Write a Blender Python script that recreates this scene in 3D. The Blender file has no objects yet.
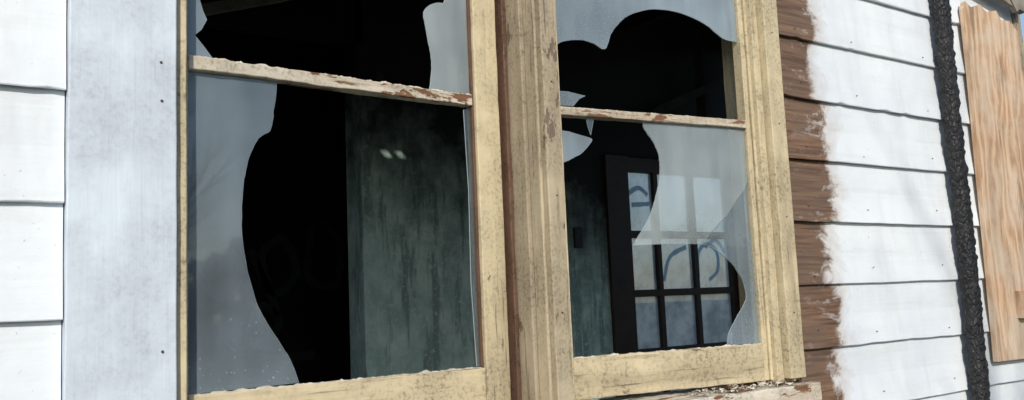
import bpy, bmesh, math, random
from mathutils import Vector, Matrix, noise
random.seed(7)
sc=bpy.context.scene
R=math.radians

# ---------------------------------------------------------------- helpers
def link(o):
    sc.collection.objects.link(o); return o
def empty(name,loc=(0,0,0),rz=0,parent=None):
    e=link(bpy.data.objects.new(name,None)); e.location=loc; e.rotation_euler=(0,0,rz); e.empty_display_size=.1
    if parent: e.parent=parent
    return e
def mesh_obj(name,bm,mats,parent=None,smooth=False):
    me=bpy.data.meshes.new(name); bm.normal_update(); bm.to_mesh(me); bm.free()
    for m in (mats if isinstance(mats,(list,tuple)) else [mats]): me.materials.append(m)
    if smooth:
        for p in me.polygons: p.use_smooth=True
    o=link(bpy.data.objects.new(name,me))
    if parent: o.parent=parent
    return o
def add_box(bm,x0,x1,y0,y1,z0,z1,seg=0.03,jit=0.0,mi=0,rot=None,sd=0.0):
    """box subdivided along its long axis, with hand-worked unevenness"""
    L=[x1-x0,y1-y0,z1-z0]; ax=L.index(max(L)); n=max(1,int(L[ax]/seg)) if jit>0 else 1
    lo=[x0,y0,z0]; o=[a for a in range(3) if a!=ax]
    rings=[]
    for i in range(n+1):
        ring=[]
        for (s,t) in ((0,0),(1,0),(1,1),(0,1)):
            p=[0,0,0]; p[ax]=lo[ax]+L[ax]*i/n; p[o[0]]=lo[o[0]]+s*L[o[0]]; p[o[1]]=lo[o[1]]+t*L[o[1]]
            v=Vector(p)
            if jit>0:
                nv=noise.noise_vector(v*9+Vector((sd,s*5,t*7)))+0.6*noise.noise_vector(v*37+Vector((sd+3,s*5,t*7)))
                nv[ax]=0
                v=v+nv*jit
            if rot is not None: v=rot@v
            ring.append(bm.verts.new(v))
        rings.append(ring)
    fs=[]
    for i in range(n):
        for k in range(4):
            a,b=rings[i],rings[i+1]
            fs.append(bm.faces.new((a[k],a[(k+1)%4],b[(k+1)%4],b[k])))
    fs.append(bm.faces.new(rings[0][::-1])); fs.append(bm.faces.new(rings[-1]))
    for f in fs: f.material_index=mi
    bmesh.ops.recalc_face_normals(bm,faces=fs)
def board(name,x0,x1,y0,y1,z0,z1,mat,parent=None,jit=.0008,seg=.03,bev=.0022,sd=0):
    bm=bmesh.new(); add_box(bm,x0,x1,y0,y1,z0,z1,seg,jit,sd=sd)
    o=mesh_obj(name,bm,mat,parent)
    if bev>0:
        m=o.modifiers.new('bev','BEVEL'); m.width=bev; m.segments=2; m.limit_method='ANGLE'; m.angle_limit=R(40)
    return o

# ---------------------------------------------------------------- material kit
class NT:
    def __init__(s,name):
        s.m=bpy.data.materials.new(name); s.m.use_nodes=True; s.t=s.m.node_tree; s.t.nodes.clear()
        s.out=s.n('ShaderNodeOutputMaterial'); s.tc=s.n('ShaderNodeTexCoord')
    def n(s,t,**k):
        nd=s.t.nodes.new(t)
        for a,b in k.items(): setattr(nd,a,b)
        return nd
    def l(s,a,b): s.t.links.new(a,b)
    def val(s,inp,v):
        if isinstance(v,bpy.types.NodeSocket): s.l(v,inp)
        else: inp.default_value=v
    def map(s,scale=(1,1,1),loc=(0,0,0),rot=(0,0,0)):
        m=s.n('ShaderNodeMapping'); s.l(s.tc.outputs['Object'],m.inputs[0]); m.inputs['Scale'].default_value=scale; m.inputs['Location'].default_value=loc; m.inputs['Rotation'].default_value=rot
        return m.outputs[0]
    def noise(s,scale,detail=5,rough=.55,vec=None,dist=0):
        t=s.n('ShaderNodeTexNoise'); t.inputs['Scale'].default_value=scale; t.inputs['Detail'].default_value=min(detail,5); t.inputs['Roughness'].default_value=rough; t.inputs['Distortion'].default_value=dist
        s.l(vec if vec is not None else s.tc.outputs['Object'],t.inputs['Vector']); return t.outputs['Fac']
    def vor(s,scale,vec=None,feature='DISTANCE_TO_EDGE'):
        t=s.n('ShaderNodeTexVoronoi',feature=feature); t.inputs['Scale'].default_value=scale
        s.l(vec if vec is not None else s.tc.outputs['Object'],t.inputs['Vector']); return t.outputs['Distance']
    def ramp(s,f,a,b,lo=0,hi=1):
        t=s.n('ShaderNodeMapRange'); t.inputs['From Min'].default_value=a; t.inputs['From Max'].default_value=b; t.inputs['To Min'].default_value=lo; t.inputs['To Max'].default_value=hi
        s.val(t.inputs['Value'],f); return t.outputs[0]
    def math(s,op,a,b=0):
        t=s.n('ShaderNodeMath',operation=op); s.val(t.inputs[0],a); s.val(t.inputs[1],b); return t.outputs[0]
    def mix(s,f,a,b):
        t=s.n('ShaderNodeMix',data_type='RGBA'); s.val(t.inputs[0],f)
        for i,c in ((6,a),(7,b)): s.val(t.inputs[i],c if isinstance(c,bpy.types.NodeSocket) else (*c,1))
        return t.outputs[2]
    def bump(s,h,strength=.5,dist=.002,nrm=None):
        b=s.n('ShaderNodeBump'); b.inputs['Strength'].default_value=strength; b.inputs['Distance'].default_value=dist; s.l(h,b.inputs['Height'])
        if nrm is not None: s.l(nrm,b.inputs['Normal'])
        return b.outputs[0]
    def xyz(s):
        t=s.n('ShaderNodeSeparateXYZ'); s.l(s.tc.outputs['Object'],t.inputs[0]); return t.outputs
    def bsdf(s,col,rough=.7,nrm=None,spec=.4):
        b=s.n('ShaderNodeBsdfPrincipled'); s.val(b.inputs['Base Color'],col if isinstance(col,bpy.types.NodeSocket) else (*col,1)); s.val(b.inputs['Roughness'],rough)
        b.inputs['Specular IOR Level'].default_value=spec
        if nrm is not None: s.l(nrm,b.inputs['Normal'])
        s.l(b.outputs[0],s.out.inputs[0]); return b

def mat_paint(name,base,stain,wood,peel=.64,axis='z',peelscale=22,stainamt=.6,rough=.55,dirt=.9,check=.65):
    """old brushed oil paint on timber: dirt runs, fine checking along the grain, flakes off to wood"""
    k=NT(name)
    st=(1,1,.10) if axis=='z' else (.10,1,1)
    gr=(130,130,5) if axis=='z' else (5,130,130)
    grain=k.noise(1,5,.6,k.map(gr))
    streak=k.noise(12,5,.68,k.map(st))
    blot=k.noise(5.5,5,.68)
    fine=k.noise(120,4,.68)
    col=k.mix(k.ramp(blot,.36,.64),base,[c*.72 for c in base])
    col=k.mix(k.math('MULTIPLY',k.ramp(streak,.46,.68),stainamt),col,stain)
    grime=k.math('MULTIPLY',k.ramp(fine,.48,.66),k.ramp(blot,.38,.62))
    col=k.mix(k.math('MULTIPLY',grime,dirt),col,[c*.6 for c in stain])
    chk=k.math('MULTIPLY',k.ramp(grain,.60,.66),k.ramp(streak,.42,.56))
    col=k.mix(k.math('MULTIPLY',chk,check),col,[c*.35 for c in stain])
    wcol=k.mix(k.ramp(grain,.35,.65),[c*.55 for c in wood],wood)
    pn=k.noise(peelscale,5,.70,k.map((1,1,.35) if axis=='z' else (.3,1,1)),.3)
    pm=k.ramp(pn,peel,peel+.015)
    col=k.mix(k.math('MULTIPLY',k.ramp(pn,peel-.04,peel),.4),col,stain)
    col=k.mix(pm,col,wcol)
    h=k.math('ADD',k.math('MULTIPLY',grain,.5),k.math('SUBTRACT',1,pm))
    h=k.math('SUBTRACT',h,k.math('MULTIPLY',chk,check))
    n1=k.bump(h,.8,.0014); n2=k.bump(fine,.25,.0008,n1); n3=k.bump(blot,.3,.004,n2)
    k.bsdf(col,k.ramp(fine,.3,.7,rough-.1,rough+.2),n3)
    return k.m

CREAM=(.65,.57,.395); TANST=(.29,.24,.165); WOOD=(.25,.20,.15)
m_cream=mat_paint('cream_paint',CREAM,TANST,WOOD,.665)
m_creamh=mat_paint('cream_paint_rail',CREAM,TANST,WOOD,.64,axis='x')
m_tan=mat_paint('tan_weathered_paint',(.41,.355,.265),(.20,.165,.125),(.18,.14,.10),.63)
m_mullside=mat_paint('mullion_weathered_paint',(.52,.455,.33),(.24,.195,.145),(.22,.17,.13),.62)
m_midrail=mat_paint('flaking_rail_paint',(.66,.62,.53),(.30,.23,.16),(.24,.12,.07),.575,axis='x',peelscale=18)
m_brown=mat_paint('brown_strip_paint',(.14,.08,.055),(.07,.04,.03),(.10,.055,.03),.60)
m_sill=mat_paint('sill_paint',(.76,.73,.65),(.3,.2,.12),(.25,.13,.07),.55,axis='x',peelscale=30)
m_trim=mat_paint('white_trim_paint',(.64,.74,.87),(.47,.54,.64),(.42,.43,.44),.75,stainamt=.5,peelscale=30,dirt=.35,check=.12)  # white paint tinted blue to hold the sky-shade cast

def mat_siding():
    k=NT('white_siding_paint'); X=k.xyz()
    grain=k.noise(1,5,.6,k.map((5,60,120))); blot=k.noise(2.6,5,.62); fine=k.noise(70,5,.65); fleck=k.noise(140,3,.6)
    streak=k.noise(8,5,.65,k.map((1,1,.18))); run=k.noise(1,5,.65,k.map((1.2,5,16)))
    col=k.mix(k.ramp(blot,.38,.66),(.75,.82,.90),(.64,.71,.81))  # blue cast of skylit shade mixed into the white paint
    col=k.mix(k.math('MULTIPLY',k.ramp(streak,.50,.72),.38),col,(.48,.52,.58))  # grey drips and stains, also painted in for faint shadow smudges
    col=k.mix(k.math('MULTIPLY',k.ramp(run,.52,.72),.35),col,(.52,.55,.59))
    col=k.mix(k.ramp(fleck,.69,.74,0,.6),col,(.33,.31,.29))
    # bare, weathered boards beside the window where old trim and paint are gone
    row=k.math('FLOOR',k.math('DIVIDE',k.math('SUBTRACT',X[2],1.349),.172),0)
    wn=k.n('ShaderNodeTexWhiteNoise',noise_dimensions='1D'); k.l(row,wn.inputs['W'])
    nz=k.noise(12,5,.76,k.map((.7,1,1.0)),.6)
    lim=k.math('ADD',k.math('ADD',2.045,k.math('MULTIPLY',wn.outputs[0],.06)),k.math('MULTIPLY',nz,.20))
    dx=k.math('SUBTRACT',lim,X[0])
    left=k.ramp(X[0],1.9,1.91)
    bare=k.math('MULTIPLY',k.ramp(dx,-.012,.020),left)
    pk=k.noise(30,5,.74,k.map((.35,1,1)),.4)
    remain=k.math('MULTIPLY',k.ramp(pk,.58,.62),k.ramp(dx,.0,.12,1,.2))
    bare=k.math('MULTIPLY',bare,k.math('SUBTRACT',1,k.math('MULTIPLY',remain,.65)))
    chips=k.math('MULTIPLY',k.ramp(pk,.73,.74),.9)
    bare=k.math('MAXIMUM',bare,chips)
    w=k.mix(k.ramp(grain,.32,.68),(.07,.04,.028),(.25,.155,.10))
    w=k.mix(k.ramp(k.noise(6,5),.4,.7,0,.7),w,(.12,.09,.075))
    rim=k.math('MULTIPLY',k.ramp(dx,-.07,.0),.55)
    col=k.mix(k.math('MULTIPLY',rim,left),col,(.42,.35,.30))
    col=k.mix(bare,col,w)
    h=k.math('ADD',k.math('MULTIPLY',grain,.5),k.math('SUBTRACT',1,bare))
    n1=k.bump(h,.6,.0016); n2=k.bump(fine,.4,.0016,n1); n3=k.bump(blot,.3,.006,n2)
    k.bsdf(col,.6,n3)
    return k.m
m_siding=mat_siding()

def simple(name,col,col2=None,scale=8,rough=.8,bs=.4,bd=.004):
    k=NT(name); n=k.noise(scale,5,.6); c=k.mix(k.ramp(n,.35,.68),col,col2 or [x*.6 for x in col])
    k.bsdf(c,rough,k.bump(n,bs,bd)); return k.m
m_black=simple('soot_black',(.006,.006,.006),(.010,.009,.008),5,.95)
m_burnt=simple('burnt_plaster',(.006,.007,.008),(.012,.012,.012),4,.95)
m_floor=simple('pale_bounce_floor',(.60,.58,.53),(.34,.33,.30),7,.9)  # unseen floor made pale to bounce sun up onto the teal wall
m_floor2=simple('charred_floor',(.03,.027,.025),(.05,.045,.04),7,.9)
m_nail=simple('rusty_nail',(.10,.06,.045),(.05,.03,.02),60,.7)
m_iron=simple('switch_black',(.01,.01,.01),None,30,.4)
m_door=simple('dark_door_wood',(.05,.028,.02),(.028,.017,.012),14,.5)
m_lath=simple('old_grey_lumber',(.30,.28,.25),(.14,.13,.12),12,.8)
m_burntlath=simple('burnt_lumber',(.05,.045,.04),(.02,.018,.017),12,.8)
m_pale=simple('pale_putty',(.64,.61,.53),(.38,.35,.29),30,.6)
m_grafd=simple('grey_spray_paint',(.034,.042,.05),(.015,.019,.022),9,.7)
m_paper=simple('sheathing_boards',(.34,.30,.25),(.22,.18,.14),10,.9)
m_found=simple('foundation_concrete',(.30,.29,.27),(.22,.21,.2),6,.9)
m_roof=simple('roof_shingles',(.07,.07,.075),(.04,.04,.04),20,.9)

def mat_teal():
    k=NT('teal_plaster'); X=k.xyz()
    blot=k.noise(5,5,.68); drip=k.noise(14,5,.72,k.map((1,1,.14)),.2); fine=k.noise(45,5,.70)
    col=k.mix(k.ramp(blot,.40,.60),(.66,.86,.82),(.42,.62,.60))
    col=k.mix(k.ramp(drip,.50,.60,0,.8),col,(.20,.32,.31))
    col=k.mix(k.ramp(fine,.56,.62,0,.7),col,(.80,.86,.82))
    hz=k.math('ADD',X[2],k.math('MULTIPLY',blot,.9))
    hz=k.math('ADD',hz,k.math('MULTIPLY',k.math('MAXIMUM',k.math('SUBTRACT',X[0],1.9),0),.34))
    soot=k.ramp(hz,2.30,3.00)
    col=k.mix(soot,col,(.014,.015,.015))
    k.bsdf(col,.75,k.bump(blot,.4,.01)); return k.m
m_teal=mat_teal()

def mat_char():
    k=NT('charred_timber')
    v=k.vor(60,k.map((1,1,.8))); n=k.noise(80,5,.65)
    col=k.mix(k.ramp(n,.35,.7),(.008,.008,.010),(.030,.032,.038))
    h=k.math('ADD',k.ramp(v,0,.2),k.math('MULTIPLY',n,.6))
    k.bsdf(col,.55,k.bump(h,.7,.004),.4); return k.m
m_char=mat_char()

def mat_ply():
    k=NT('plywood')
    w=k.n('ShaderNodeTexWave',wave_type='BANDS',bands_direction='X'); w.inputs['Scale'].default_value=7; w.inputs['Distortion'].default_value=16; w.inputs['Detail'].default_value=4; w.inputs['Detail Scale'].default_value=1.3
    k.l(k.map((1,1,.3)),w.inputs['Vector'])
    g=k.noise(1,5,.6,k.map((160,160,7))); b=k.noise(7,5,.65); dk=k.noise(16,5,.7,k.map((1,1,.2)))
    col=k.mix(w.outputs['Fac'],(.46,.29,.18),(.66,.49,.35))
    col=k.mix(k.ramp(g,.48,.68,0,.7),col,(.34,.21,.13))
    col=k.mix(k.ramp(b,.42,.62,0,.6),col,(.60,.53,.45))
    col=k.mix(k.ramp(dk,.54,.66,0,.7),col,(.24,.16,.11))
    k.bsdf(col,.7,k.bump(g,.5,.0015)); return k.m
m_ply=mat_ply()

def mat_glass(name,dust,tint=(.52,.66,.80),gloss=1.0,var=.45):
    """dusty old window glass: see-through, mirror-like at grazing angles, with a film of dirt"""
    k=NT(name)
    tr=k.n('ShaderNodeBsdfTransparent'); tr.inputs[0].default_value=(.80,.85,.86,1)
    gl=k.n('ShaderNodeBsdfGlossy'); gl.inputs['Roughness'].default_value=.03; gl.inputs[0].default_value=(.93,.97,1,1)
    fr=k.n('ShaderNodeFresnel'); fr.inputs['IOR'].default_value=1.5
    m1=k.n('ShaderNodeMixShader'); k.l(k.math('MULTIPLY',fr.outputs[0],gloss*2.0),m1.inputs[0]); k.l(tr.outputs[0],m1.inputs[1]); k.l(gl.outputs[0],m1.inputs[2])
    df=k.n('ShaderNodeBsdfDiffuse'); df.inputs[0].default_value=(*tint,1)
    cl=k.noise(2.6,3,.5); st=k.noise(14,3,.5,k.map((1,1,.2))); fl=k.noise(150,1,.4)
    d=k.math('MULTIPLY',k.ramp(cl,.3,.7,1-var,1+var),dust)
    d=k.math('MULTIPLY',d,k.ramp(st,.35,.7,.85,1.15))
    low=k.ramp(k.xyz()[2],1.375,1.55,.22,0)          # grit washed down to the bottom rail
    grit=k.math('MULTIPLY',k.ramp(fl,.68,.76),k.math('ADD',low,.06))
    d=k.math('ADD',d,grit)
    m2=k.n('ShaderNodeMixShader'); k.l(d,m2.inputs[0]); k.l(m1.outputs[0],m2.inputs[1]); k.l(df.outputs[0],m2.inputs[2])
    k.l(m2.outputs[0],k.out.inputs[0]); return k.m
m_gl=mat_glass('dusty_glass',.21,var=.65)
m_gl2=mat_glass('dusty_glass_light',.36)
m_gl3=mat_glass('dusty_glass_mid',.33,(.58,.68,.75))
m_gl4=mat_glass('dusty_glass_clear',.10)
k=NT('broken_glass_edge'); k.bsdf((.45,.56,.60),.25,None,.8); m_edge=k.m
def mat_frost(name,ca,cb,trans=.15):
    k=NT(name); n=k.noise(6,5,.65)
    tl=k.n('ShaderNodeBsdfTranslucent'); df=k.n('ShaderNodeBsdfDiffuse')
    c=k.mix(k.ramp(n,.38,.62),ca,cb); k.l(c,tl.inputs[0]); k.l(c,df.inputs[0])
    m=k.n('ShaderNodeMixShader'); m.inputs[0].default_value=.2; k.l(tl.outputs[0],m.inputs[1]); k.l(df.outputs[0],m.inputs[2])
    tr=k.n('ShaderNodeBsdfTransparent'); m2=k.n('ShaderNodeMixShader'); m2.inputs[0].default_value=trans; k.l(m.outputs[0],m2.inputs[1]); k.l(tr.outputs[0],m2.inputs[2])
    k.l(m2.outputs[0],k.out.inputs[0]); return k.m
m_frost=mat_frost('frosted_dirty_pane',(.88,.90,.90),(.40,.46,.50),.16)
m_blue=mat_frost('blue_spray_paint',(.36,.60,.84),(.52,.70,.84),.1)

# ---------------------------------------------------------------- house shell
house=empty('clapboard_house')
def clap_rows(name,rows):
    """rows: (x0,x1,zbottom,height). tapered lap boards with worn lower edges"""
    bm=bmesh.new()
    for ri,(x0,x1,zb,h) in enumerate(rows):
        n=max(2,int((x1-x0)/.025)); prev=None
        off=random.uniform(-.0015,.0015)
        for i in range(n+1):
            x=x0+(x1-x0)*i/n
            w=noise.noise(Vector((x*2.2,zb*9,1)))*.0034+noise.noise(Vector((x*14,zb*9,5)))*.0014
            w2=noise.noise(Vector((x*1.7,zb*5,9)))*.002
            chip=max(0,noise.noise(Vector((x*30,zb*11,3)))-.40)*.016
            yb=-.0145+off+w2
            prof=[(yb+.012,zb+.001),(yb+.0012,zb+w+chip),(yb,zb+w+chip+.0018),(yb+.009,zb+h*.5),(-.0015,zb+h+.006),(.004,zb+h+.006)]
            ring=[bm.verts.new((x,p,q)) for p,q in prof]
            if prev:
                for a in range(len(ring)-1): bm.faces.new((prev[a],ring[a],ring[a+1],prev[a+1]))
            else: bm.faces.new(ring)
            prev=ring
        bm.faces.new(prev[::-1])
    bmesh.ops.recalc_face_normals(bm,faces=bm.faces)
    return mesh_obj(name,bm,m_siding,house)
rows=[]
z=1.506-.18*6
while z<3.1: rows.append((-3.0,.2355,z,.18)); z+=.18
clap_rows('siding_left',rows)
rows=[]; z=1.349-.172*5
while z<3.1:
    a=z; b=z+.172
    segs=[(.2365,5.0)]
    if b>1.22 and a<2.62: segs=[(1.9865,5.0)]
    out=[]
    for s,e in segs:
        if b>1.40 and a<2.60: out+= [(s,3.36),(4.06,e)]
        else: out.append((s,e))
    for s,e in out: rows.append((s,e,a,.172))
    z+=.172
clap_rows('siding_right',rows)

# structural wall behind the boards, open at the windows
bm=bmesh.new()
for b in [(-3,.36,.004,.12,.3,3.2),(.36,1.99,.004,.12,.3,1.24),(.36,1.99,.004,.12,2.60,3.2),(1.99,3.40,.004,.12,.3,3.2),(3.40,4.02,.004,.12,.3,1.42),(3.40,4.02,.004,.12,2.58,3.2),(4.02,5,.004,.12,.3,3.2)]:
    add_box(bm,*b)
mesh_obj('wall_frame',bm,m_paper,house)
bm=bmesh.new()
for b in [(-3,5,-.01,.15,-.1,.42)]: add_box(bm,*b)
mesh_obj('foundation',bm,m_found,house)

# interior
bm=bmesh.new()
add_box(bm,-3,5,.125,2.32,.42,.5); mesh_obj('floor',bm,m_floor,house)
bm=bmesh.new()
add_box(bm,-3,3.3,2.325,3.2,.42,.5); mesh_obj('rear_floor',bm,m_floor2,house)
bm=bmesh.new()
# ceiling with a small gap added to throw a sun patch on the wall
for b in [(-3,.95,.0,2.32),(1.09,5,.0,2.32),(.95,1.09,.0,.55),(.95,1.09,.645,2.32),(1.015,1.026,.5505,.6445),(-3,3.3,2.3205,3.2)]:
    add_box(bm,b[0],b[1],b[2],b[3],3.2,3.23)
for i in range(7): add_box(bm,-1+i*.9,-.95+i*.9,.13,2.19,3.05,3.199)
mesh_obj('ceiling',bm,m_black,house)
bm=bmesh.new()
add_box(bm,1.84,3.29,2.2,2.3,.5,3.2); add_box(bm,3.29,4.44,2.2,2.3,2.32,3.2); add_box(bm,4.44,5,2.2,2.3,.5,3.2)
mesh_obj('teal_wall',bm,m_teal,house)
bm=bmesh.new(); add_box(bm,1.80,1.86,2.17,2.33,.5,2.75)
mesh_obj('door_casing',bm,m_teal,house)
bm=bmesh.new()
for b in [(-3,1.795,2.2,2.3,2.75,3.2),(-3,3.3,3.1,3.2,.5,3.2),(-3.0,-2.9,2.3,3.1,.5,3.2),(3.2,3.3,2.31,3.1,.5,3.2),(-3,.75,2.2,2.3,.5,2.75)]: add_box(bm,*b)
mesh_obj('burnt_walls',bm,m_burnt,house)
def beam(bm,p,q,w,t,jit=.004,mi=0):
    p=Vector(p);q=Vector(q); d=q-p; M=Matrix.Translation(p)@d.to_track_quat('X','Z').to_matrix().to_4x4()
    add_box(bm,0,d.length,-w/2,w/2,-t/2,t/2,.06,jit,mi=mi,rot=M)
bm=bmesh.new()
beam(bm,(.95,2.02,2.70),(1.95,2.08,3.06),.03,.045)
mesh_obj('fallen_lath',bm,m_lath,house)
bm=bmesh.new()
beam(bm,(3.6,2.1,2.55),(4.5,2.0,2.95),.03,.05)
beam(bm,(3.95,2.05,2.3),(4.0,2.1,3.1),.05,.05)
beam(bm,(4.2,2.05,2.35),(4.35,2.1,3.1),.04,.05)
mesh_obj('burnt_studs',bm,m_burntlath,house)
board('light_switch',3.05,3.105,2.185,2.2,1.79,1.90,m_iron,house,0,bev=.004)

# rough curves for spray paint
def stroke(bm,pts,r,y):
    n=len(pts); P=[]
    for i in range(n-1):
        p0=pts[max(i-1,0)];p1=pts[i];p2=pts[i+1];p3=pts[min(i+2,n-1)]
        for s in range(8):
            t=s/8
            P.append(tuple(.5*((2*p1[j])+(-p0[j]+p2[j])*t+(2*p0[j]-5*p1[j]+4*p2[j]-p3[j])*t*t+(-p0[j]+3*p1[j]-3*p2[j]+p3[j])*t**3) for j in (0,1)))
    P.append(pts[-1]); L=[]
    for i,p in enumerate(P):
        a=P[max(i-1,0)];b=P[min(i+1,len(P)-1)]; dx,dz=b[0]-a[0],b[1]-a[1]; l=math.hypot(dx,dz) or 1
        w=r*(1+.35*noise.noise(Vector((p[0]*20,p[1]*20,0))))
        L.append((bm.verts.new((p[0]-dz/l*w,y,p[1]+dx/l*w)),bm.verts.new((p[0]+dz/l*w,y,p[1]-dx/l*w))))
    for i in range(len(L)-1): bm.faces.new((L[i][0],L[i][1],L[i+1][1],L[i+1][0]))
bm=bmesh.new()
y=3.094
for pts in [[(1.40,1.95),(1.33,1.75),(1.45,1.6),(1.55,1.72),(1.48,1.85),(1.40,1.8)],[(1.60,1.85),(1.72,1.62),(1.85,1.72),(1.78,1.9),(1.66,1.8),(1.75,1.5)],[(1.42,1.5),(1.55,1.32),(1.75,1.45),(1.65,1.55),(1.6,1.3),(1.95,1.28)],[(1.95,2.0),(1.92,1.7),(2.08,1.66),(2.1,1.9),(1.95,2.02)]]:
    stroke(bm,pts,.022,y)
mesh_obj('wall_graffiti',bm,m_grafd,house)

# ---------------------------------------------------------------- french door in back wall
fd=empty('french_door')
bm=bmesh.new(); Y0,Y1=2.215,2.26
add_box(bm,3.292,3.455,2.18,Y1,.5,2.31); add_box(bm,4.345,4.438,2.18,Y1,.5,2.31); add_box(bm,3.455,4.345,Y0,Y1,2.23,2.31)
for x in (3.70,4.0): add_box(bm,x-.016,x+.016,Y0,Y1,.95,2.23)
add_box(bm,4.30,4.345,Y0,Y1,.5,2.23)
for zz in (1.205,1.535,1.87): add_box(bm,3.455,4.30,Y0-.003,Y1+.003,zz-.02,zz+.02)
add_box(bm,3.455,4.30,Y0,Y1,.5,.95)
mesh_obj('door_frame',bm,m_door,fd)
bm=bmesh.new()
cols=[(3.455,3.684),(3.716,3.984),(4.016,4.30)]; zr=[(.95,1.185),(1.225,1.515),(1.555,1.85),(1.89,2.23)]
for ci,(a,b) in enumerate(cols):
    for ri,(c,d) in enumerate(zr):
        vs=[bm.verts.new(v) for v in ((a,2.24,c),(b,2.24,c),(b,2.24,d),(a,2.24,d))]; bm.faces.new(vs)
mesh_obj('frosted_panes',bm,m_frost,fd)
bm=bmesh.new(); y=2.236
for pts in [[(3.49,2.10),(3.58,2.14),(3.65,2.10)],[(3.52,2.04),(3.66,2.05)],
            [(3.74,1.60),(3.80,1.74),(3.94,1.80)],
            [(4.03,1.62),(4.04,1.76),(4.12,1.82),(4.20,1.77),(4.20,1.66),(4.12,1.60)],[(4.10,1.80),(4.20,1.84),(4.28,1.76)]]:
    stroke(bm,pts,.013,y)
mesh_obj('blue_graffiti',bm,m_blue,fd)

# ---------------------------------------------------------------- window casing (part of the house)
board('wide_corner_trim',.2375,.402,-.022,.003,.45,3.15,m_trim,house,.0008)
board('left_stop',.4035,.424,-.001,.05,1.24,2.6,m_cream,house,.0008)
board('right_casing',1.925,1.985,-.032,.003,1.282,2.62,m_cream,house,.001)
board('right_inner_stop',1.897,1.9225,-.012,.06,1.275,2.6,m_cream,house,.0008)
board('mullion_front',1.168,1.211,-.032,.10,1.25,2.6,m_mullside,house,.0014)
board('mullion_bead',1.150,1.1660,.022,.10,1.25,2.6,m_tan,house,.001)
board('mullion_inner_bead',1.1585,1.1670,-.018,.0205,1.25,2.6,m_mullside,house,.0008,bev=.003)
board('mullion_brown_strip',1.1385,1.149,.070,.105,1.25,2.6,m_brown,house,.0012)
board('head_casing',.404,1.985,-.032,.003,2.622,2.74,m_creamh,house)
board('head_jamb',.404,1.985,.004,.12,2.55,2.60,m_creamh,house)
board('sill',.404,2.012,-.055,.13,1.222,1.268,m_sill,house,.0028,seg=.010)
board('sill_apron',.404,1.985,-.024,.003,1.13,1.221,m_trim,house)
board('side_jamb_left',.365,.4025,.004,.12,1.27,2.55,m_cream,house)
board('side_jamb_right',1.9245,1.99,.004,.12,1.27,2.55,m_cream,house)

bm=bmesh.new()
def nail(x,y,z,r=.0026):
    M=Matrix.Translation((x,y,z))@Matrix.Rotation(R(90),4,'X')
    bmesh.ops.create_cone(bm,cap_ends=True,segments=10,radius1=r,radius2=r*.8,depth=.003,matrix=M)
for z in (1.86,1.925,2.12,1.45): nail(.378+random.uniform(-.006,.004),-.0225,z)
for z in (1.45,1.7,1.95,2.2): nail(1.955,-.0325,z,.002); nail(1.19,-.0325,z+.03,.002)
for r in (-1,0,1,2,3,4,5):
    zz=1.349+.172*r+.03
    for x in (2.08,2.35,2.72): nail(x+random.uniform(-.01,.01),-.0145,zz+random.uniform(-.01,.02),.0016)
mesh_obj('nail_heads',bm,m_nail,house)
bm=bmesh.new()
def flakes(x0,x1,y0,y1,z,n,smax):
    for i in range(n):
        x=random.uniform(x0,x1); yy=random.uniform(y0,y1); s=random.uniform(.003,smax)
        a=random.uniform(0,6.3); c=Vector((x,yy,z+random.uniform(0,.008)))
        vs=[]
        for q in range(6):
            t=a+q*1.05; vs.append(bm.verts.new(c+Vector((math.cos(t)*s*random.uniform(.5,1.2),math.sin(t)*s*.7*random.uniform(.5,1.2),random.uniform(-.002,.006)))))
        bm.faces.new(vs)
flakes(1.55,2.0,-.052,0,1.271,110,.016)
mesh_obj('sill_paint_flakes',bm,m_sill,house)

# roof: single slope, with an unseen hole added for that sun patch
bm=bmesh.new()
def rz(y): return 3.299+.245*y
def rq(x0,x1,y0,y1):
    bm.faces.new([bm.verts.new(p) for p in ((x0,y0,rz(y0)),(x1,y0,rz(y0)),(x1,y1,rz(y1)),(x0,y1,rz(y1)))])
rq(-3.1,.65,-.12,2.45); rq(1.1,5.1,-.12,2.45); rq(.65,1.1,-.12,.13); rq(.65,1.1,.50,2.45)
mesh_obj('roof',bm,m_roof,house)

# ---------------------------------------------------------------- sashes
def catmull(pts,closed,sub=5,rough=0.0006):
    out=[]; n=len(pts)
    for i in range(n if closed else n-1):
        p=[pts[(i+d)%n] if closed else pts[min(max(i+d,0),n-1)] for d in (-1,0,1,2)]
        for s in range(sub):
            t=s/sub
            q=[.5*((2*p[1][j])+(-p[0][j]+p[2][j])*t+(2*p[0][j]-5*p[1][j]+4*p[2][j]-p[3][j])*t*t+(-p[0][j]+3*p[1][j]-3*p[2][j]+p[3][j])*t**3) for j in (0,1)]
            q=[c+random.uniform(-rough,rough) for c in q]
            out.append(tuple(q))
    if not closed: out.append(pts[-1])
    return out
def shard(name,pts,mat,parent,y=0,tilt=(0,0)):
    """pts in sash plane (u,z). Thin plate with bright broken edge"""
    cx=sum(p[0] for p in pts)/len(pts); cz=sum(p[1] for p in pts)/len(pts)
    bm=bmesh.new(); A=[];B=[]
    for u,z in pts:
        yy=y+(u-cx)*tilt[0]+(z-cz)*tilt[1]
        A.append(bm.verts.new((u,yy,z))); B.append(bm.verts.new((u,yy+.0028,z)))
    f=bm.faces.new(A); f2=bm.faces.new(B[::-1]); n=len(A)
    sides=[bm.faces.new((A[i],B[i],B[(i+1)%n],A[(i+1)%n])) for i in range(n)]
    bmesh.ops.recalc_face_normals(bm,faces=bm.faces)
    for s in sides: s.material_index=1
    bmesh.ops.delete(bm,geom=[f2],context='FACES_ONLY')   # light crosses one dusty film
    o=mesh_obj(name,bm,[mat,m_edge],parent); return o
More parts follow.
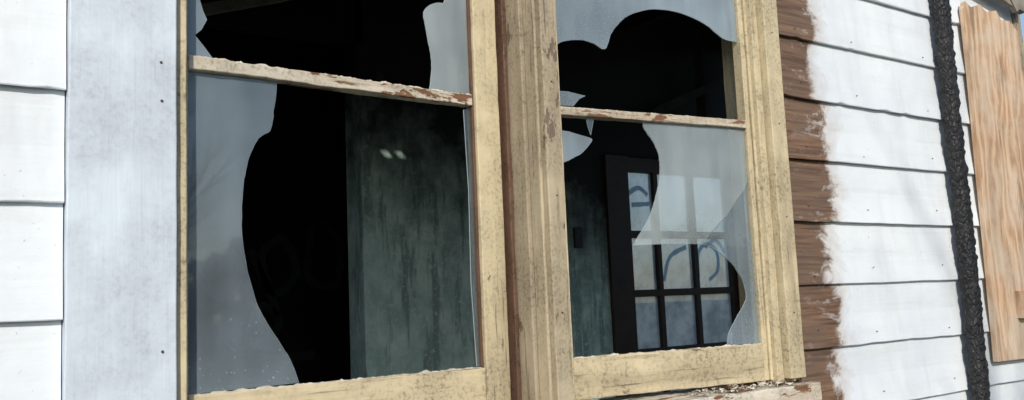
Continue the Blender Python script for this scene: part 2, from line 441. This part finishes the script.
def putty(bm,x0,x1,z,y,amp=.005,n=60):
    """ragged glazing putty line"""
    prev=None
    for i in range(n+1):
        x=x0+(x1-x0)*i/n; a=max(.0004,amp*(.30+1.1*noise.noise(Vector((x*38,z*3,0)))+.6*noise.noise(Vector((x*170,z,2)))))
        ring=[bm.verts.new(p) for p in ((x,y-.006,z-.001),(x,y-.004,z+a*.8),(x,y,z+a),(x,y+.004,z))]
        if prev:
            for k in range(3): bm.faces.new((prev[k],ring[k],ring[k+1],prev[k+1]))
        prev=ring

ls=empty('broken_window',(.431,.05,0),R(4))
board('stile_outer',-.030,.004,-.016,.02,1.275,2.54,m_cream,ls)
board('stile_inner',.635,.699,-.016,.022,1.275,2.54,m_cream,ls,.0014,seg=.02)
board('stile_bead',.628,.6342,-.008,-.001,1.373,2.49,m_brown,ls,.0008,bev=.001)
board('bottom_rail',.0055,.6335,-.014,.021,1.275,1.371,m_creamh,ls,.0018,seg=.012)
board('glazing_bar',.0055,.6275,-.014,.02,1.938,1.961,m_midrail,ls,.0026,seg=.008)
board('top_rail',.0055,.6335,-.015,.021,2.49,2.54,m_creamh,ls)
bm=bmesh.new(); putty(bm,.006,.627,1.961,-.006,.006,160); putty(bm,.006,.627,1.372,-.004,.005,160)
mesh_obj('putty',bm,m_pale,ls)
Lmain=[(.177,1.937),(.174,1.905),(.170,1.882),(.168,1.862),(.162,1.842),(.148,1.832),(.136,1.820),(.121,1.788),(.113,1.755),(.109,1.728),(.106,1.664),(.113,1.598),(.131,1.529),(.148,1.494),(.167,1.465),(.186,1.436),(.199,1.414),(.213,1.375)]
shard('glass_lower',catmull(Lmain,False,4)+[(.004,1.373),(.004,1.937)],m_gl,ls)
shard('glass_upper_corner',[(.004,2.49),(.02,2.49),(.024,2.20),(.028,2.13),(.031,2.07),(.037,2.05),(.044,2.035),(.034,2.015),(.022,2.003),(.038,1.985),(.055,1.964),(.004,1.963)],m_gl2,ls)
shard('glass_upper',catmull([(.60,2.49),(.59,2.36),(.576,2.25),(.572,2.171),(.555,2.162),(.537,2.155),(.522,2.144),(.515,2.127),(.520,2.10),(.524,2.073),(.529,2.05),(.532,2.019),(.529,1.99),(.524,1.963)],False,4)+[(.633,1.963),(.633,2.49)],m_gl3,ls)
shard('glass_sliver',[(.612,1.93),(.618,1.75),(.615,1.55),(.622,1.374),(.633,1.374),(.633,1.935)],m_gl4,ls)

rs=empty('broken_window',(1.877,.02,0),R(-7))
board('stile_outer',-.002,.0135,-.010,.022,1.28,2.54,m_cream,rs,.001)
board('stile_outer_face',.015,.044,-.015,.022,1.28,2.54,m_cream,rs,.001)
board('stile_inner',-.622,-.578,-.014,.022,1.28,2.54,m_cream,rs)
board('bottom_rail',-.5775,-.0035,-.013,.021,1.28,1.374,m_creamh,rs,.0022,seg=.012)
board('glazing_bar',-.5775,-.0035,-.012,.02,1.939,1.959,m_midrail,rs,.0018,seg=.008)
board('top_rail',-.5775,-.0035,-.013,.021,2.49,2.54,m_creamh,rs)
bm=bmesh.new(); putty(bm,-.576,-.005,1.374,-.004,.005,160); putty(bm,-.576,-.005,1.959,-.004,.003,160)
mesh_obj('putty',bm,m_pale,rs)
top=[(-.577,2.105),(-.572,2.111),(-.549,2.123),(-.506,2.130),(-.469,2.126),(-.443,2.114),(-.432,2.116),(-.425,2.128),(-.41,2.16),(-.378,2.194),(-.337,2.217),(-.273,2.235),(-.192,2.235),(-.111,2.214),(-.055,2.182),(-.004,2.176)]
shard('glass_top',catmull(top,False,4)+[(-.004,2.49),(-.577,2.49)],m_gl2,rs)
shard('glass_splinter',[(-.577,1.997),(-.55,1.999),(-.491,1.995),(-.512,1.985),(-.532,1.966),(-.577,1.962)],m_gl2,rs,.001,(.2,0))
shard('glass_fang',catmull([(-.577,1.903),(-.555,1.902),(-.534,1.899),(-.505,1.894),(-.481,1.888),(-.497,1.868),(-.517,1.852),(-.545,1.838),(-.577,1.824)],False,3),m_gl2,rs,.001,(.12,.05))
shard('glass_thin_sliver',[(-.50,1.938),(-.478,1.938),(-.484,1.915),(-.489,1.897),(-.495,1.915)],m_gl4,rs,0)
big=[(-.333,1.940),(-.33,1.922),(-.318,1.905),(-.308,1.894),(-.297,1.875),(-.289,1.857),(-.288,1.83),(-.29,1.806),(-.298,1.775),(-.31,1.743),(-.326,1.708),(-.345,1.681),(-.365,1.655),(-.385,1.631)]
shard('glass_big_shard',catmull(big,False,4)+[(-.30,1.6335),(-.177,1.633),(-.160,1.645),(-.149,1.656),(-.118,1.679),(-.083,1.708),(-.05,1.744),(-.017,1.775),(-.004,1.80),(-.004,1.940)],m_gl3,rs)
low=[(-.146,1.625),(-.12,1.613),(-.098,1.599),(-.074,1.58),(-.058,1.56),(-.043,1.537),(-.036,1.513),(-.035,1.497),(-.038,1.487),(-.052,1.468),(-.069,1.45),(-.09,1.424),(-.106,1.402),(-.111,1.376)]
# lower piece still held in the right edge of the frame: wide at the crack, a thin strip, then a foot on the rail
shard('glass_lower_piece',[(-.176,1.6315),(-.159,1.6435),(-.148,1.6545),(-.117,1.6775),(-.082,1.7065),(-.049,1.7425),(-.016,1.7735),(-.004,1.798),(-.004,1.376),(-.111,1.376)]+catmull(low[::-1],False,4)[1:],m_gl,rs,.0005,(.012,.008))

# ---------------------------------------------------------------- charred post
bm=bmesh.new()
n=420; z0,z1=.5,3.15; m=22; prev=None
for i in range(n+1):
    z=z0+(z1-z0)*i/n
    cx=2.815+.005*math.sin(z*5)+noise.noise(Vector((0,0,z*4)))*.008+noise.noise(Vector((4,0,z*15)))*.004
    ring=[]
    for j in range(m):
        a=2*math.pi*j/m; ca,sa=math.cos(a),math.sin(a)
        q=max(abs(ca),abs(sa))**.6
        p=Vector((cx+ca*.028/q,-.042+sa*.023/q,z))
        d=noise.voronoi(Vector((p.x*44,p.y*44,p.z*40)))[0]
        s=(d[1]-d[0])*.007-.002+noise.noise(p*45)*.004+noise.noise(p*110)*.002
        ring.append(bm.verts.new(p+Vector((ca,sa,0))*s))
    if prev:
        for j in range(m): bm.faces.new((prev[j],prev[(j+1)%m],ring[(j+1)%m],ring[j]))
    else: bm.faces.new(ring[::-1])
    prev=ring
bm.faces.new(prev)
bmesh.ops.recalc_face_normals(bm,faces=bm.faces)
mesh_obj('charred_post',bm,m_char,None,True)

# ---------------------------------------------------------------- plywood cover
pb=empty('plywood_board')
bm=bmesh.new()
out=[(2.955,1.253),(3.34,1.25),(3.345,1.7),(3.338,2.1),(3.33,2.40),(3.28,2.43),(3.22,2.425),(3.19,2.455),(3.12,2.44),(3.08,2.46),(3.02,2.44),(2.985,2.455),(2.97,2.43),(2.972,2.2),(2.965,1.9),(2.962,1.6)]
A=[bm.verts.new((x,-.036,z)) for x,z in out]; B=[bm.verts.new((x,-.020,z)) for x,z in out]
bm.faces.new(A); bm.faces.new(B[::-1])
for i in range(len(A)): bm.faces.new((A[i],B[i],B[(i+1)%len(A)],A[(i+1)%len(A)]))
bmesh.ops.recalc_face_normals(bm,faces=bm.faces)
mesh_obj('sheet',bm,m_ply,pb)
bm=bmesh.new(); add_box(bm,3.11,3.19,-.062,-.0365,1.385,1.475,.02,.002)
mesh_obj('wood_block',bm,m_ply,pb)
bl=empty('broken_lumber')
bm=bmesh.new()
beam(bm,(3.0,-.045,2.56),(3.36,-.05,2.50),.02,.07,.006); beam(bm,(3.12,-.05,2.66),(3.3,-.055,2.47),.02,.035,.006)
mesh_obj('splintered_boards',bm,m_lath,bl)
bm=bmesh.new()
for b in [(3.362,3.40,-.02,.10,1.42,2.6),(4.02,4.058,-.02,.10,1.42,2.6),(3.40,4.02,-.03,.12,1.40,1.44)]: add_box(bm,*b,.03,.001)
mesh_obj('second_window_frame',bm,m_tan,house)

# ---------------------------------------------------------------- outdoors
def mat_ground():
    k=NT('yard_grass'); n=k.noise(1.2,5,.65); f=k.noise(35,5,.7)
    c=k.mix(k.ramp(n,.4,.6),(.16,.13,.09),(.07,.09,.035)); c=k.mix(k.ramp(f,.4,.65,0,.6),c,(.05,.055,.03))
    k.bsdf(c,.95,k.bump(f,.6,.03)); return k.m
bm=bmesh.new(); bmesh.ops.create_grid(bm,x_segments=4,y_segments=4,size=300); mesh_obj('ground',bm,mat_ground())
m_bark=simple('bark',(.09,.07,.055),(.05,.04,.03),15,.9)
m_leaf=simple('foliage',(.06,.08,.03),(.035,.05,.02),3,.8)
def tree(name,base,h,seed,dep0=4):
    rnd=random.Random(seed); bm=bmesh.new()
    def limb(p,d,l,r,dep):
        segs=4; prev=None; q=p.copy(); dd=d.copy()
        for i in range(segs+1):
            rr=r*(1-.45*i/segs); X=dd.orthogonal().normalized(); Yv=dd.cross(X).normalized()
            ring=[bm.verts.new(q+(X*math.cos(a)+Yv*math.sin(a))*rr) for a in (0,1.26,2.51,3.77,5.03)]
            if prev:
                for j in range(5): bm.faces.new((prev[j],prev[(j+1)%5],ring[(j+1)%5],ring[j]))
            prev=ring
            if dep>0 and i>0:
                for _ in range(2 if dep>1 else 1):
                    nd=(dd+Vector((rnd.uniform(-1,1),rnd.uniform(-1,1),rnd.uniform(-.2,.8)))*.85).normalized()
                    limb(q.copy(),nd,l*rnd.uniform(.5,.72),rr*.55,dep-1)
            if i<segs:
                q=q+dd*l/segs; dd=(dd+Vector((rnd.uniform(-1,1),rnd.uniform(-1,1),rnd.uniform(-.3,.6)))*.13).normalized()
    limb(Vector(base),Vector((0,0,1)),h*.5,h*.022,dep0)
    return mesh_obj(name,bm,m_bark)
tree('bare_tree',(10.5,-9.5,0),8,3)
tree('bare_tree',(5.0,-14,0),9,5)
tree('bare_tree',(-1.6,-8.5,0),7.2,11,3)  # unseen tree, added to cast soft branch shade on the right siding
bm=bmesh.new(); rnd=random.Random(4)
for i in range(9000):
    a=rnd.uniform(R(180),R(360)); rad=rnd.uniform(38,44); x=rad*math.cos(a); yv=rad*math.sin(a)
    hmax=4.5+2.5*noise.noise(Vector((a*6,0,0)))+1.5*noise.noise(Vector((a*22,3,0)))
    z=hmax*rnd.random()**.8; s=rnd.uniform(.25,.6)
    u=Vector((rnd.uniform(-1,1),rnd.uniform(-1,1),rnd.uniform(-1,1))).normalized(); w=u.orthogonal().normalized(); c=Vector((x,yv,z))
    bm.faces.new([bm.verts.new(c+u*s),bm.verts.new(c+w*s),bm.verts.new(c-u*s*.8),bm.verts.new(c-w*s*.7)])
mesh_obj('distant_treeline',bm,m_leaf)

# ---------------------------------------------------------------- light
S=Vector((-.45,-.75,.46)).normalized()
sun=bpy.data.lights.new('sun','SUN'); sun.energy=3.4; sun.angle=R(.5); sun.color=(1,.91,.76)
so=link(bpy.data.objects.new('sun',sun)); so.rotation_euler=S.to_track_quat('Z','Y').to_euler(); so.location=S*30
w=bpy.data.worlds.new('World'); sc.world=w; w.use_nodes=True; nt=w.node_tree
sky=nt.nodes.new('ShaderNodeTexSky'); sky.sky_type='NISHITA'; sky.sun_disc=False
sky.sun_elevation=math.asin(S.z); sky.sun_rotation=math.atan2(S.x,S.y)
bg=nt.nodes['Background']; bg.inputs[1].default_value=.14; nt.links.new(sky.outputs[0],bg.inputs[0])
sc.view_settings.view_transform='Standard'; sc.view_settings.look='None'; sc.view_settings.exposure=0

# ---------------------------------------------------------------- camera
cam=bpy.data.cameras.new('camera'); co=link(bpy.data.objects.new('camera',cam))
ex=Vector((.8171,-.0320,-.5754)).normalized(); ez=Vector((-.0428,.9923,-.1160)); ez=(ez-ex*ez.dot(ex)).normalized(); ey=ez.cross(ex)
M=Matrix((ex,ey,ez)).to_4x4(); M.translation=(0,-1.54,1.5); co.matrix_world=M
cam.sensor_width=36; cam.lens=900/1024*36; cam.clip_start=.02; cam.clip_end=1000
sc.camera=co
